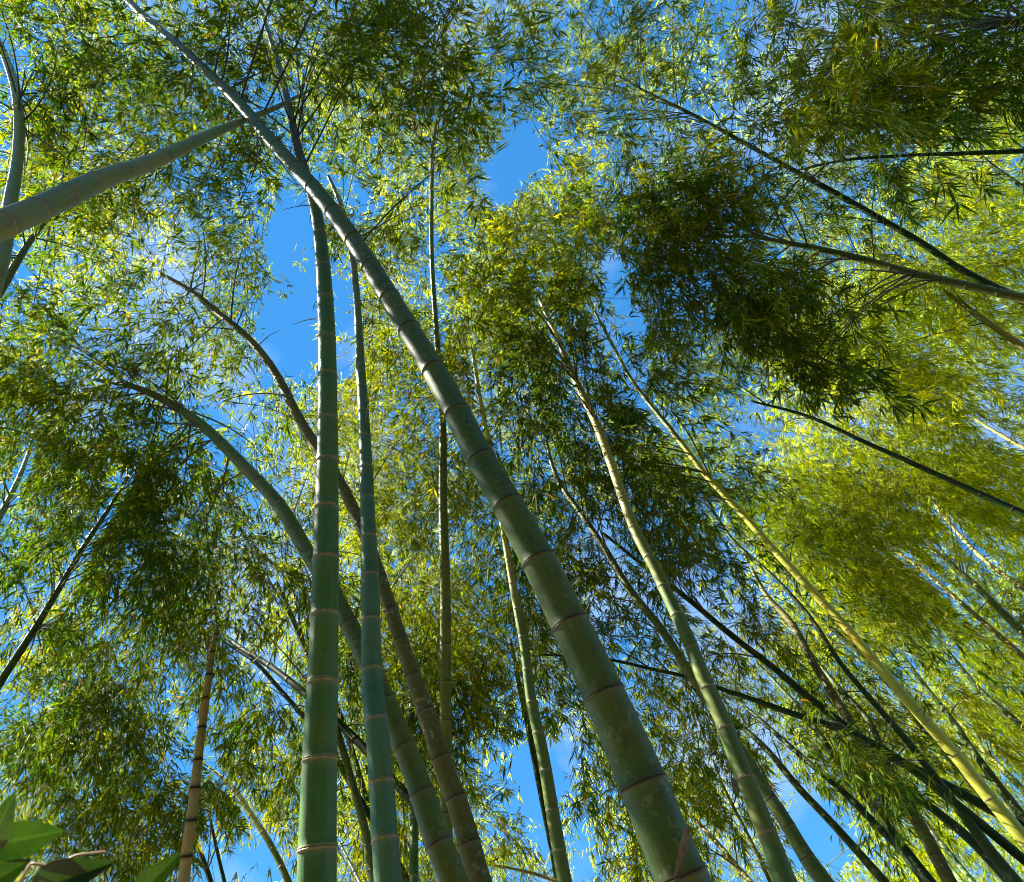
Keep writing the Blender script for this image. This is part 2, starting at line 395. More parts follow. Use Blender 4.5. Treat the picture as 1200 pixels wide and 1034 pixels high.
# ------------------------------------------------------------------ the bamboos
G = 'bamboo canes of the grove'
BAM = [
 # label, style, node spacing, depth at foot of view, depth at tip, traced line (x, y, width)
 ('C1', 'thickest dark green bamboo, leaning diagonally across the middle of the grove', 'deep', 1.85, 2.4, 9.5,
  [(826,1090,72),(800,1034,64),(748,905,56),(668,731,45),(612,621,38),(560,532,33),(519,452,29),(463,360,25),(430,305,22),(397,257,20),(350,200,17),(313,160,14),(287,127,12),(240,82,10),(207,50,9),(177,27,8),(145,-5,7),(110,-40,5)]),
 ('C2', 'thick upright deep green bamboo with cream node rings, straight up the left centre', 'green', 2.15, 3.0, 9.5,
  [(370,1090,49),(371,1034,46),(373,947,42),(376,853,38),(379,768,34),(382,637,29),(384,492,23),(381,345,18),(374,267,14),(366,225,12),(353,190,11),(337,117,8),(322,60,6),(305,10,4)]),
 ('C3', 'upright blue-green bamboo with pinkish rings, just right of the thick upright one', 'teal', 2.4, 3.6, 9.5,
  [(459,1090,36),(455,1034,33),(449,952,30),(444,877,28),(437,810,25),(434,690,21),(431,600,17),(427,498,13),(422,420,10),(418,345,8),(413,300,7),(400,240,5),(385,207,4)]),
 ('C4', 'grey-green bamboo bending over to the left, crossing behind both upright bamboos', 'olive', 2.2, 3.8, 8.8,
  [(556,1090,37),(532,1034,34),(508,970,31),(487,908,28),(462,846,25),(438,790,23),(413,740,21),(385,685,19),(357,642,17),(330,595,16),(297,558,14),(267,527,13),(237,498,11),(200,473,9),(163,455,7),(110,445,4)]),
 ('C5', 'brown bamboo mottled with white lichen, arching to the left above the blue sky gap', 'mottled', 2.3, 4.3, 9.2,
  [(580,1090,30),(562,1034,28),(538,947,25),(518,893,23),(502,842,21),(486,797,19),(472,757,17),(456,710,16),(440,660,15),(415,598,14),(390,552,13),(367,518,12),(347,485,11),(333,455,10),(310,418,9),(290,395,8),(257,368,7),(230,345,6),(187,320,4)]),
 ('C6', 'slim straight olive bamboo standing vertical behind the thickest diagonal one', 'olive', 3.6, 6.4, 11,
  [(524,1060,16),(523,960,15),(522,850,14),(522,690,12),(519,578,10),(519,490,8),(512,395,6),(506,300,5),(506,233,4.5),(508,167,4),(512,140,3)]),
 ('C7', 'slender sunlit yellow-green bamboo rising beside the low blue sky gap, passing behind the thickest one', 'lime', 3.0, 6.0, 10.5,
  [(672,1080,18),(662,1034,17),(650,967,16),(634,873,14),(623,823,12.5),(615,760,11),(605,707,9.5),(592,632,8),(573,518,6.5),(567,492,6),(560,452,5),(552,398,4)]),
 ('C8', 'thin shaded bamboo close behind the slender sunlit one in the low sky gap', 'darkgreen', 4.0, 9.0, 11.5,
  [(657,1050,8.5),(650,1010,8),(637,943,8),(630,907,8),(620,857,7),(608,800,6),(598,750,4)]),
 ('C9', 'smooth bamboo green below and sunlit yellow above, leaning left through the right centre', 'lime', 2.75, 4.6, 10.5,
  [(946,1090,30),(920,1034,27),(905,993,24),(882,935,22),(862,884,20.5),(843,835,19),(823,792,17.5),(808,752,16),(787,708,14.5),(767,665,13.5),(747,628,12.5),(727,575,11),(713,535,10),(697,492,9.5),(677,452,8.5),(663,418,7.5),(645,378,6),(630,345,4)]),
 ('C10', 'weathered olive bamboo running behind the smooth green and yellow one', 'olive', 2.6, 5.4, 10.5,
  [(1005,1090,22),(966,1034,20),(942,1000,18),(923,967,16.5),(897,927,15),(868,880,13),(838,832,11.5),(807,787,10.5),(777,740,9.5),(737,690,8.5),(710,645,7.5),(683,605,7),(650,555,5),(640,515,3)]),
 ('C11', 'bright yellow bamboo with pale pink rings, the brightest cane slanting up from the lower right', 'yellow', 4.0, 5.3, 11.5,
  [(1260,1058,19),(1197,980,17),(1157,932,15.5),(1118,883,14),(1082,842,13),(1048,802,12),(1018,767,11),(990,733,10.3),(960,702,9.7),(933,672,9),(907,645,8.5),(887,622,8),(863,595,7.6),(843,575,7.2),(823,552,6.8),(803,525,6.4),(793,512,6.2),(760,472,5.5),(737,442,5),(720,408,4.5),(700,372,3.5),(690,350,3)]),
 ('C12', 'dark straight bamboo slanting over the leafy sky at the upper right', 'dark', 4.5, 8.0, 11,
  [(1260,385,10),(1173,340,8.5),(1133,320,8),(1077,283,7.5),(1020,250,7),(967,220,6.5),(927,198,5.5),(880,172,5),(840,150,4.5),(807,132,4),(767,113,3.5),(725,90,2.5)]),
 ('C13', 'sunlit brownish bamboo reaching into the hanging dark leaf clump at the upper right', 'olive', 3.4, 7.0, 9.0,
  [(1270,366,12),(1200,350,11),(1133,335,10),(1067,320,9),(1007,303,8),(950,290,6.5),(907,282,5),(870,275,3.5)]),
 ('C14', 'stout grey-green bamboo bowing in from the upper left edge with a bright upper side', 'grey', 1.35, 2.9, 8.5,
  [(-110,312,40),(-60,290,36),(0,264,32),(50,243,28),(100,219,25),(133,205,21),(160,197,18.5),(200,180,15.5),(233,164,12.5),(267,149,9.5),(290,139,7.5),(313,131,6),(345,115,4),(375,100,2.5)]),
 ('C15', 'curved grey bamboo hooking upward at the far upper left, behind the stout bowing one', 'grey', 2.4, 5.0, 9.0,
  [(-25,400,18),(-8,340,17),(3,300,16),(13,232,14),(19,200,12.5),(22,167,11.5),(22,133,11),(18,103,10),(10,77,9),(0,53,8),(-15,25,6)]),
 ('C16', 'short thin shaded bamboo below the stout bowing one at the left edge', 'olive', 3.0, 7.5, 9.5,
  [(-15,365,10),(0,342,9),(20,307,8),(37,280,6.5),(50,262,6),(65,235,4),(78,195,3)]),
 ('C17', 'thin dark green bamboo slanting up to the right at the left edge', 'darkgreen', 4.0, 8.0, 10.5,
  [(-30,850,10),(0,800,9),(37,743,8),(65,697,7),(100,638,6),(133,588,4.5),(156,550,3)]),
 ('C18', 'very short pale bamboo end poking from dark leaves at the left edge', 'grey', 3.4, 9.0, 10.5,
  [(-20,645,8),(0,605,7),(17,572,6),(32,535,4),(38,515,3)]),
 ('C20', 'thin pale green bamboo curving up left from behind the thick upright one', 'lime', 3.4, 9.0, 11,
  [(352,1070,9),(338,1034,8),(313,983,7),(293,953,6.5),(273,923,5),(250,903,3)]),
 ('C21', 'thin dark bamboo right beside the dead tan stump', 'dark', 4.0, 9.5, 10.5,
  [(252,1060,7),(247,1034,6),(237,1005,5.5),(230,985,4),(222,960,3)]),
 ('C21b', 'thinnest dark bamboo against the small sky gap at the lower left', 'dark', 4.0, 10, 11,
  [(268,1060,5),(263,1034,4.5),(258,1013,4),(250,977,3.5),(243,945,2.5)]),
 ('C22', 'dark bamboo slanting up left behind the uprights, upper of two crossing there', 'dark', 4.0, 7.0, 11,
  [(530,1000,12),(500,960,11),(470,925,10.5),(420,870,10),(357,813,8),(320,783,7),(283,760,6),(245,732,4)]),
 ('C22b', 'thinner dark bamboo slanting up left just under another dark one', 'dark', 4.0, 8.0, 11,
  [(465,1010,8.5),(445,975,8),(421,936,7.5),(396,893,7),(353,837,6),(327,807,5),(300,777,4.5),(263,753,3)]),
 ('C23', 'thin brownish green bamboo in the gap between the two uprights', 'olive', 3.2, 7.0, 10.5,
  [(446,1075,10.5),(440,1040,10),(434,1011,10),(429,978,9.5),(421,947,9),(412,914,8.5),(397,863,8),(378,805,7),(357,760,6.5),(340,717,5),(325,685,4)]),
 ('C24', 'thin shaded bamboo half hidden behind the blue-green upright', 'darkgreen', 4.0, 8.5, 11,
  [(460,1030,7.5),(448,985,7),(431,940,7),(414,885,6.5),(405,855,6),(390,815,5),(375,780,3)]),
 ('C25', 'slim vertical green bamboo low between the grey-green and blue-green ones', 'green', 3.4, 6.8, 10,
  [(485,1075,11.5),(485,1034,11),(485,980,10.5),(485,930,10),(483,860,9),(482,810,7),(480,770,5)]),
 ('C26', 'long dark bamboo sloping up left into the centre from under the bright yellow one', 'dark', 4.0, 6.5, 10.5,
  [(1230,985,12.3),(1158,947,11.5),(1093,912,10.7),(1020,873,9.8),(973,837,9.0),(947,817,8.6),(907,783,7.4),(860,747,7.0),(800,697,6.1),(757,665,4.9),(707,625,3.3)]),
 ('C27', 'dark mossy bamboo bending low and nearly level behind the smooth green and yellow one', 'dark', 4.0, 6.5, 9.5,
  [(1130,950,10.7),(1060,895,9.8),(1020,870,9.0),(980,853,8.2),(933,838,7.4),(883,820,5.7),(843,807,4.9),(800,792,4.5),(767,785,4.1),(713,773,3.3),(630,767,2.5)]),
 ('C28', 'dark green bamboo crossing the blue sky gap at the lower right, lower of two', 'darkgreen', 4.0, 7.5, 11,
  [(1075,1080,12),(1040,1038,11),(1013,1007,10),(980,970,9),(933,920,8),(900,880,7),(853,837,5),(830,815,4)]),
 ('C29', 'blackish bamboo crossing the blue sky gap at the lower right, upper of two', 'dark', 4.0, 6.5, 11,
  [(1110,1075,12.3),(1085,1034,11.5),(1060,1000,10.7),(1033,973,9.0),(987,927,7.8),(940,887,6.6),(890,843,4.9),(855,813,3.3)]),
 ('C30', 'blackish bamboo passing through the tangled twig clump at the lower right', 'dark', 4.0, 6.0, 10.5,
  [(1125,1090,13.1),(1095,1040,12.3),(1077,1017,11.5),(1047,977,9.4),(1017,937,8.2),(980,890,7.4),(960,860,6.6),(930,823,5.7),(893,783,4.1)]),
 ('C31', 'reddish brown mottled bamboo entering the tangled twig clump from below', 'mottled', 3.4, 6.0, 10.5,
  [(1140,1080,17),(1113,1034,16),(1090,990,15),(1067,950,14),(1033,907,12),(1007,863,11),(980,820,10),(953,777,9),(927,730,8),(897,697,6),(880,665,4)]),
 ('C32', 'shaded brown bamboo just right of the tangled twig clump', 'darkgreen', 3.4, 5.8, 10.5,
  [(1215,1068,16.4),(1173,1020,14.8),(1147,993,12.3),(1100,953,9.8),(1053,917,8.2),(1017,843,6.6),(980,803,5.7),(943,757,4.1),(915,725,2.5)]),
 ('C33', 'long dark green bamboo running parallel below the bright yellow one', 'darkgreen', 3.4, 5.6, 11.5,
  [(1235,1095,16.4),(1195,1040,15.6),(1160,997,13.1),(1133,960,11.5),(1100,917,9.8),(1067,873,8.2),(1027,827,7.0),(987,780,5.7),(947,720,4.9),(900,670,4.5),(860,635,4.1),(827,585,3.3)]),
 ('C34', 'thin dark bamboo crossing behind the bright yellow one', 'dark', 4.0, 8.0, 11.5,
  [(1225,1010,11),(1160,940,10),(1090,862,8),(1060,827,7),(1033,790,6.5),(987,747,6),(953,717,5),(925,685,4)]),
 ('C35', 'thin green bamboo right of the bright yellow one, reaching the right edge', 'darkgreen', 3.6, 7.0, 12,
  [(1250,1030,13),(1200,960,12),(1167,917,10),(1140,880,8),(1113,840,6.5),(1083,803,5.5),(1057,767,4)]),
 ('C36', 'thin light green bamboo at the right edge, second right of the bright yellow one', 'lime', 3.6, 9.0, 13,
  [(1250,985,9.5),(1200,927,8),(1160,887,6.5),(1127,850,4.5),(1105,820,3)]),
 ('C37', 'brown bamboo emerging from bright foliage at the right edge, halfway up', 'olive', 3.4, 8.5, 13,
  [(1250,795,10.5),(1200,743,9.5),(1170,713,8.5),(1147,690,8),(1115,662,6),(1087,638,4)]),
 ('C38', 'thin yellowish bamboo at the right edge above the brown emerging one', 'pale', 3.8, 10, 14,
  [(1250,730,7),(1197,688,6),(1160,662,5),(1120,622,4),(1095,592,3)]),
 ('C39', 'pale straw bamboo half buried in bright leaves under the brown emerging one', 'pale', 3.8, 9.5, 13.5,
  [(1250,810,8),(1200,770,7),(1150,727,6),(1107,690,5),(1075,663,4),(1047,645,3)]),
 ('C40', 'shaded green bamboo at the right edge beneath the pale straw one', 'darkgreen', 3.8, 9.5, 13,
  [(1250,900,8),(1200,853,7),(1147,807,6),(1120,775,4.5),(1095,745,3)]),
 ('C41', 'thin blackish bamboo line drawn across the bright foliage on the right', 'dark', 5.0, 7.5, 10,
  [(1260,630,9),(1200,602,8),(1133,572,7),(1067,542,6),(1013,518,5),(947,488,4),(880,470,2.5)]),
 ('C42', 'pale straw bamboo just below the sunlit brownish one at the right edge', 'pale', 3.8, 9.5, 12,
  [(1255,438,9),(1200,407,8),(1153,375,7),(1113,345,5.5),(1077,317,4),(1047,298,3)]),
 ('C43', 'faint pale bamboo tip in bright leaves at the right edge, above the thin blackish line', 'pale', 4.0, 12, 14,
  [(1255,550,6),(1200,525,5),(1170,508,4),(1140,490,3)]),
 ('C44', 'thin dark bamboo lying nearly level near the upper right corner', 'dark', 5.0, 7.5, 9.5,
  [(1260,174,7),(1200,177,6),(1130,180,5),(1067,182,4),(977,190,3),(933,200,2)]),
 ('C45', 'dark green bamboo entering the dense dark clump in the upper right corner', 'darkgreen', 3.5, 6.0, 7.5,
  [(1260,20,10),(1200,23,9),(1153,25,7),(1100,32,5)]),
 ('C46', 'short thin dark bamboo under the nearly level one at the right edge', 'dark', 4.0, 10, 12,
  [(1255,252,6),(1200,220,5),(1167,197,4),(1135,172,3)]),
 ('C47', 'thin straw-yellow bamboo just right of the foot of the thickest one', 'pale', 4.0, 8.5, 11.5,
  [(925,1075,7.5),(880,1034,6.5),(833,980,5.5),(800,947,4),(775,920,3)]),
 ('C48', 'thin reddish brown bamboo stem left of the smooth green and yellow one at its foot', 'mottled', 4.0, 9.0, 11,
  [(922,1075,5.5),(903,1034,5),(877,980,4),(847,920,3),(835,890,2)]),
 ('C49', 'thin green bamboo in the lower right corner, right of the mottled brown one', 'green', 4.0, 8.0, 10.5,
  [(1178,1080,8.5),(1140,1034,7.5),(1110,997,6.5),(1083,963,5),(1060,925,4)]),
 ('C49b', 'thin green bamboo in the lower right corner, left twin of another', 'green', 4.0, 8.5, 11,
  [(1160,1080,7.5),(1127,1034,6.5),(1100,1000,5.5),(1075,965,4)]),
 ('C50', 'thin bare cane bending low and level at the bottom beside the slender sunlit one', 'pale', 5.0, 8.5, 9.5,
  [(720,1080,5),(690,1050,4.5),(650,1032,4),(600,1018,3),(560,1012,2)]),
 ('C53', 'thin dark bamboo low between the thick upright one and the blue-green one', 'dark', 4.0, 9.0, 11,
  [(432,1060,5),(421,1034,5),(408,1008,4),(398,988,3)]),
]
built = {}
for cid, label, style, kappa, d0, d1, pts in BAM:
    root, P, r = make_culm(pts, d0, d1, style, kappa, ('bamboo', label, 'bamboo', G))
    built[cid] = dict(root=root, P=P, r=r, pts=pts, leaves=[], twigs=[])

# the dead snag: pale, dark-ringed, split top
snag_pts = [(207,1080,15),(215,1033,13.5),(220,990,12.5),(228,930,11.5),(232,890,10.5),(239,833,9.5),(245,790,8),(251,750,5.5),(255,733,3)]
snag, sP, sr = make_culm(snag_pts, 6.8, 8.2, 'tan', 3.3, ('dead_bamboo', 'dead tan bamboo stump with black rings and a broken top, no leaves', 'bamboo', None))

# ------------------------------------------------------------------ foliage
HOLES = [
 [(326,228),(362,236),(374,300),(376,430),(340,442),(300,428),(296,400),(316,330),(318,262)],
 [(392,296),(412,312),(420,440),(396,446),(388,330)],
 [(380,200),(432,222),(440,262),(420,252)],
 [(566,186),(590,166),(606,140),(634,146),(628,168),(646,178),(640,204),(612,212),(606,238),(578,250),(560,222),(568,204)],
 [(708,300),(724,292),(730,320),(744,335),(738,360),(760,378),(748,402),(728,394),(716,400),(712,360),(702,335)],
 [(596,872),(636,884),(676,856),(696,872),(664,918),(652,1004),(622,990),(604,930)],
 [(906,912),(950,926),(992,950),(1016,990),(972,1022),(944,1000),(922,960)],
 [(270,990),(322,985),(330,1040),(280,1040)],
 [(672,962),(694,968),(700,1034),(668,1034)],
]
def in_poly(x, y, poly):
    c = np.zeros(x.shape, bool)
    n = len(poly)
    for i in range(n):
        x1, y1 = poly[i]; x2, y2 = poly[(i + 1) % n]
        hit = ((y1 > y) != (y2 > y))
        xi = (x2 - x1) * (y - y1) / ((y2 - y1) or 1e-9) + x1
        c ^= hit & (x < xi)
    return c
def in_holes(P, soft=0.0):
    q, z = proj(P)
    if soft:
        q = q + rng.normal(size=q.shape) * soft
    m = np.zeros(len(P), bool)
    for h in HOLES:
        m |= in_poly(q[:, 0], q[:, 1], h)
    return m & ((P - CAM) @ FW > 0)

owner_pts = []          # (id, x, y, depth) along the leafy upper part of every cane
for cid, b in built.items():
    q, z = proj(b['P'])
    for k in np.linspace(130, 259, 10).astype(int):
        owner_pts.append((cid, q[k, 0], q[k, 1], z[k], k))
OX = np.array([[o[1], o[2], o[3]] for o in owner_pts])

# keep leaves off the line of sight of canes that stand clear in the grove
KEEP_D = np.full((520, 600), 0.0); KEEP_P = np.zeros((520, 600))
yy, xx = np.mgrid[0:520, 0:600]
for cid, b in list(built.items()) + [('snag', dict(P=sP, r=sr))]:
    q, z = proj(b['P'])
    wpx = 2 * b['r'] * FPX / z
    for k in range(0, 260, 2):
        rad = (wpx[k] / 2 + 6) / 2
        cx, cy = q[k] / 2
        x0, x1, y0, y1 = int(cx - rad), int(cx + rad) + 2, int(cy - rad), int(cy + rad) + 2
        if x1 <= 0 or y1 <= 0 or x0 >= 600 or y0 >= 520:
            continue
        x0, y0 = max(x0, 0), max(y0, 0)
        m = (xx[y0:y1, x0:x1] - cx)**2 + (yy[y0:y1, x0:x1] - cy)**2 < rad * rad
        pr = 0.97 if k < (150 if cid == 'C12' else 215) else 0.6
        if cid in ('C35', 'C36', 'C37', 'C38', 'C39', 'C40', 'C43', 'C46', 'C48', 'C49', 'C49b'):
            pr *= 0.85
        A, B = KEEP_D[y0:y1, x0:x1], KEEP_P[y0:y1, x0:x1]
        A[m] = np.where(A[m] == 0, z[k], np.minimum(A[m], z[k]))
        B[m] = np.maximum(B[m], pr)
def hides_cane(P):
    q, z = proj(P)
    ix, iy = (q[:, 0] / 2).astype(int), (q[:, 1] / 2).astype(int)
    ok = (ix >= 0) & (ix < 600) & (iy >= 0) & (iy < 520) & ((P - CAM) @ FW > 0.1)
    ix, iy = np.clip(ix, 0, 599), np.clip(iy, 0, 519)
    return ok & (z < KEEP_D[iy, ix] + 0.3) & (rng.random(len(P)) < KEEP_P[iy, ix])

# the canes that stand in a gap of sunlight
LITP = np.concatenate([built[c]['P'][a:b_:6] for c, a, b_ in (('C11', 30, 225), ('C9', 130, 225), ('C7', 60, 190), ('C14', 5, 190), ('C13', 20, 200), ('C15', 60, 240))])
SV = np.array(SDIR)
def blocks_sun(P):
    v = P[:, None] - LITP[None]
    t = v @ SV
    d2 = (v * v).sum(-1) - t * t
    return ((t > 0.1) & (d2 < 0.16 ** 2)).any(1) & (rng.random(len(P)) < 0.93)

FANS, LPF = 8, 5
def clump(center, rad, nspray, tone, lsize, owner=None, px=None, depth=None, flat=1.0, tangle=False):
    """one leafy plume: an arching side branch hung with drooping sprays, each a twig with fans of lance-shaped leaves"""
    if owner is None:
        c = np.hypot(OX[:, 0] - px[0], OX[:, 1] - px[1]) / 55 + np.abs(OX[:, 2] - depth) * 0.8
        owner = owner_pts[int(np.argmin(c))][0]
    b = built[owner]
    S = nspray
    k = int(np.argmin(np.linalg.norm(b['P'][110:] - center, axis=1))) + 110
    k = max(100, k - 12)
    away = center - b['P'][k]
    a = rng.uniform(0, 2 * np.pi)
    hd = np.array([math.cos(a), math.sin(a), 0.0]) + 0.5 * away / max(np.linalg.norm(away), 0.3)
    hd[2] = max(min(hd[2], 0.3), -0.1) + 0.25
    hd = hd / np.linalg.norm(hd)
    LEN = 2.3 * rad
    s_ = rng.random(S) ** 0.8
    def arc(t):
        t = np.asarray(t)[:, None]
        return center + hd * LEN * (t - 0.5) + np.array([0, 0, -0.55]) * LEN * (t**2 - 0.3)
    atan = norm(hd[None] + np.array([0, 0, -1.1]) * s_[:, None])
    lat = norm(rng.normal(size=(S, 3)))
    p0 = arc(s_) + lat * (rng.random(S) ** 0.6 * rad * (0.62 - 0.34 * s_) * flat)[:, None]
    dr = norm(atan * 0.7 + lat * 0.75 + rng.normal(size=(S, 3)) * 0.25 + np.array([0, 0, -0.2]))
    L = rng.uniform(0.35, 0.95, S) * min(1.0, rad)
    u = rng.uniform(0.1, 1.05, (S, FANS))
    u[:, 0], u[:, 1] = 1.0, 0.85
    Ld = L[:, None, None]
    pos = p0[:, None] + dr[:, None] * Ld * u[..., None] + np.array([0, 0, -0.5]) * Ld * (u**2)[..., None]
    tan = norm(dr[:, None] + np.array([0, 0, -1.0]) * u[..., None])
    side = rng.normal(size=(S, FANS, 3)); side = norm(side - (side * tan).sum(-1, keepdims=True) * tan)
    axis = norm(tan * 0.85 + side * 0.6 + np.array([0, 0, -0.4]))
    off = side * rng.uniform(0.0, 0.11, (S, FANS, 1))
    base = (pos + off).reshape(-1, 3)
    axis = axis.reshape(-1, 3)
    tipp = base + axis * lsize * 0.6
    stray = np.repeat(rng.random(S) < 0.06, FANS)          # a few whole sprays hang into the gaps
    keep = ~((in_holes(base, 9.0) | in_holes(tipp, 5.0)) & ~stray) & (tangle | (~hides_cane(base) & ~hides_cane(tipp))) & ~blocks_sun(base)
    base, axis = base[keep], axis[keep]
    if len(base) == 0:
        return
    M = len(base)
    n1 = rng.normal(size=(M, 3)) * 0.7 + np.array([0, 0, 1.0]); n1 = norm(n1 - (n1 * axis).sum(-1, keepdims=True) * axis)
    w1 = np.cross(n1, axis)
    ang = (np.linspace(-1, 1, LPF)[None] * rng.uniform(0.3, 1.0, (M, 1)) + rng.normal(size=(M, LPF)) * 0.2)
    d = np.cos(ang)[..., None] * axis[:, None] + np.sin(ang)[..., None] * w1[:, None] + rng.normal(size=(M, LPF, 3)) * 0.18
    d = norm(d).reshape(-1, 3)
    ln = (lsize * np.clip(rng.lognormal(-0.02, 0.30, M * LPF), 0.45, 1.7))[:, None]
    st = base.repeat(LPF, 0) + axis.repeat(LPF, 0) * rng.uniform(-0.5, 0.25, (M * LPF, 1)) * lsize
    nn = n1.repeat(LPF, 0) + rng.normal(size=(M * LPF, 3)) * 0.45
    nn = norm(nn - (nn * d).sum(-1, keepdims=True) * d)
    ww = np.cross(nn, d)
    hw = ln * rng.uniform(0.050, 0.080, (M * LPF, 1))
    droop = np.array([0, 0, -1.0]) * ln * rng.uniform(0.02, 0.30, (M * LPF, 1))
    mid = st + d * ln * 0.36
    verts = np.stack([st, mid + ww * hw + nn * hw * 0.3, mid, mid - ww * hw + nn * hw * 0.3, st + d * ln + droop], 1)
    t0 = np.clip(rng.normal(0.42, 0.16), 0.1, 0.75)
    tint = np.clip(rng.normal(t0, 0.22, M * LPF), 0, 0.9)
    old = rng.random(M * LPF) < 0.02
    tint[old] = rng.uniform(0.92, 1.0, old.sum())
    b['leaves'].append((tone, verts if tone == 'D' else verts[:, [0, 1, 3, 4]], tint))
    e = p0 + dr * L[:, None] + np.array([0, 0, -0.5]) * L[:, None]
    m = p0 + dr * L[:, None] * 0.5 + np.array([0, 0, -0.125]) * L[:, None]
    tk = ~(in_holes(e) | in_holes(m) | in_holes(p0) | hides_cane(m))
    b['twigs'].append(np.stack([p0, m, e], 1)[tk])
    if rng.random() < 0.8:
        b.setdefault('links', []).append((b['P'][k], arc([0.1, 0.5, 0.9])))

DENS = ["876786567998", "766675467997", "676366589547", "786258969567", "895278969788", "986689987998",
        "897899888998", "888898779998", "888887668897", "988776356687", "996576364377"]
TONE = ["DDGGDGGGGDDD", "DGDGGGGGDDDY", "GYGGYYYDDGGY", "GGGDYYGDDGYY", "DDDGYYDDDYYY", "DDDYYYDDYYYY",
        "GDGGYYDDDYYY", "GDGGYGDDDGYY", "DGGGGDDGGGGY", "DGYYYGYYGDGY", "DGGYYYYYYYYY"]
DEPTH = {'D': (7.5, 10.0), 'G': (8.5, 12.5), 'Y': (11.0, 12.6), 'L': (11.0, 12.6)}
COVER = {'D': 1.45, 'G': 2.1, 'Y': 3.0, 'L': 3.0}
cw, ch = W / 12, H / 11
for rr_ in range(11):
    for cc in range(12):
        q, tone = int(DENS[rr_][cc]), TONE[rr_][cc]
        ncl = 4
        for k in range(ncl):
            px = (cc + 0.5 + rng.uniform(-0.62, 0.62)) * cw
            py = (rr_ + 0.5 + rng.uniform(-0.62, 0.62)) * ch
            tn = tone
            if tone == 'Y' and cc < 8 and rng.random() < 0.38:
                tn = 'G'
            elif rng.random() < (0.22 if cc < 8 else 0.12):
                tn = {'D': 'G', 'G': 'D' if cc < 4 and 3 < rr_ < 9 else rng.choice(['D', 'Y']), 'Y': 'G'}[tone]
            if cc < 4 and tn != 'D' and rng.random() < (0.5 if tn == 'G' else 0.3):  # left crowns darkened: backlit shade painted as leaf tone
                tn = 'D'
            if tn == 'Y' and (cc >= 8 or (rr_ >= 9 and cc > 4)):  # right and low crowns brightened: sunlight painted as leaf tone
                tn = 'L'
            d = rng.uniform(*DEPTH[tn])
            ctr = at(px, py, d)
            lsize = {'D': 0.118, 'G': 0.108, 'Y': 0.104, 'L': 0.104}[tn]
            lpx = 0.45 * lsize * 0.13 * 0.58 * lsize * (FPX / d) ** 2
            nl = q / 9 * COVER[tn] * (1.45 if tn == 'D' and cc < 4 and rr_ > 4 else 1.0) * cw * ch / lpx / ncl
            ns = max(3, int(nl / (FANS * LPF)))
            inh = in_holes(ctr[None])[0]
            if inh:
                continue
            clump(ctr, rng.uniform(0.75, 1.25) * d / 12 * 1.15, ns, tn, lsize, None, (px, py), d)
# nearer clumps that stand out in front of the rest: x, y, radius px, depth, tone, sprays, leaf size, owner
NEAR = [
 (1010,85,60,5.6,'G',50,.19,'C45'), (1075,60,75,5.6,'D',80,.19,'C45'), (1140,90,70,5.8,'D',80,.19,'C45'), (980,120,45,5.8,'G',35,.18,'C45'),
 (1040,130,55,5.7,'D',50,.18,'C45'), (1170,30,60,6.0,'D',50,.18,'C45'), (960,40,55,6.5,'G',45,.18,'C45'),
 (820,290,62,7.2,'D',90,.18,'C13'), (860,240,50,7.4,'D',55,.18,'C13'), (790,240,50,7.4,'G',55,.18,'C13'), (830,370,48,7.4,'D',45,.18,'C13'),
 (930,395,46,7.0,'D',50,.19,'C13'), (950,440,36,7.0,'D',32,.19,'C13'), (905,340,40,7.0,'D',30,.19,'C13'), (725,240,38,7.5,'D',32,.18,'C13'),
 (510,70,58,6.6,'G',70,.19,'C6'), (480,40,48,6.8,'D',45,.18,'C6'), (530,110,38,6.6,'G',35,.19,'C6'), (460,110,45,7.5,'D',40,.18,'C6'),
 (585,340,60,9.0,'Y',70,.19,'C9'), (640,290,55,9.2,'Y',60,.19,'C9'), (560,400,50,9.0,'G',50,.19,'C9'), (640,380,55,8.8,'G',60,.18,'C9'),
 (680,470,60,8.8,'D',80,.18,'C10'), (660,560,65,8.6,'D',90,.18,'C10'), (640,640,55,8.8,'D',60,.18,'C10'), (720,520,50,8.8,'D',55,.18,'C11'),
 (160,590,60,7.4,'D',70,.18,'C4'), (190,530,48,7.5,'D',50,.18,'C4'), (130,480,50,7.8,'D',50,.18,'C4'), (60,480,55,8.0,'G',55,.18,'C4'), (40,430,50,8.0,'D',50,.18,'C4'),
 (50,100,75,7.4,'D',80,.18,'C15'), (110,70,60,7.4,'D',60,.18,'C15'), (20,160,40,7.8,'G',30,.18,'C15'),
 (1020,880,42,6.6,'D',60,.15,'C30'), (1070,900,34,6.6,'D',40,.15,'C31'), (985,865,30,6.8,'D',28,.15,'C30'),
 (560,790,55,8.8,'D',70,.18,'C7'), (520,840,40,8.8,'D',36,.18,'C6'), (620,780,36,9.0,'D',30,.18,'C7'),
 (330,40,60,7.2,'G',55,.18,'C2'), (280,190,50,7.4,'D',36,.18,'C1'), (220,60,55,7.4,'D',40,.18,'C1'), (400,50,60,7.2,'D',55,.18,'C2'),
 (770,600,50,8.8,'D',60,.18,'C26'), (800,640,50,8.8,'D',60,.18,'C26'),
]
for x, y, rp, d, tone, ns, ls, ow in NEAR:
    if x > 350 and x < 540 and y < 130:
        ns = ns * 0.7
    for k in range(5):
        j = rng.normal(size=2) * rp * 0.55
        clump(at(x + j[0], y + j[1], d + rng.uniform(-0.4, 0.6)), rp * 1.05 * d / FPX, int(ns * (0.15 if y < 140 and x > 900 else 0.21)), tone if k else 'G', ls * 0.68, ow)
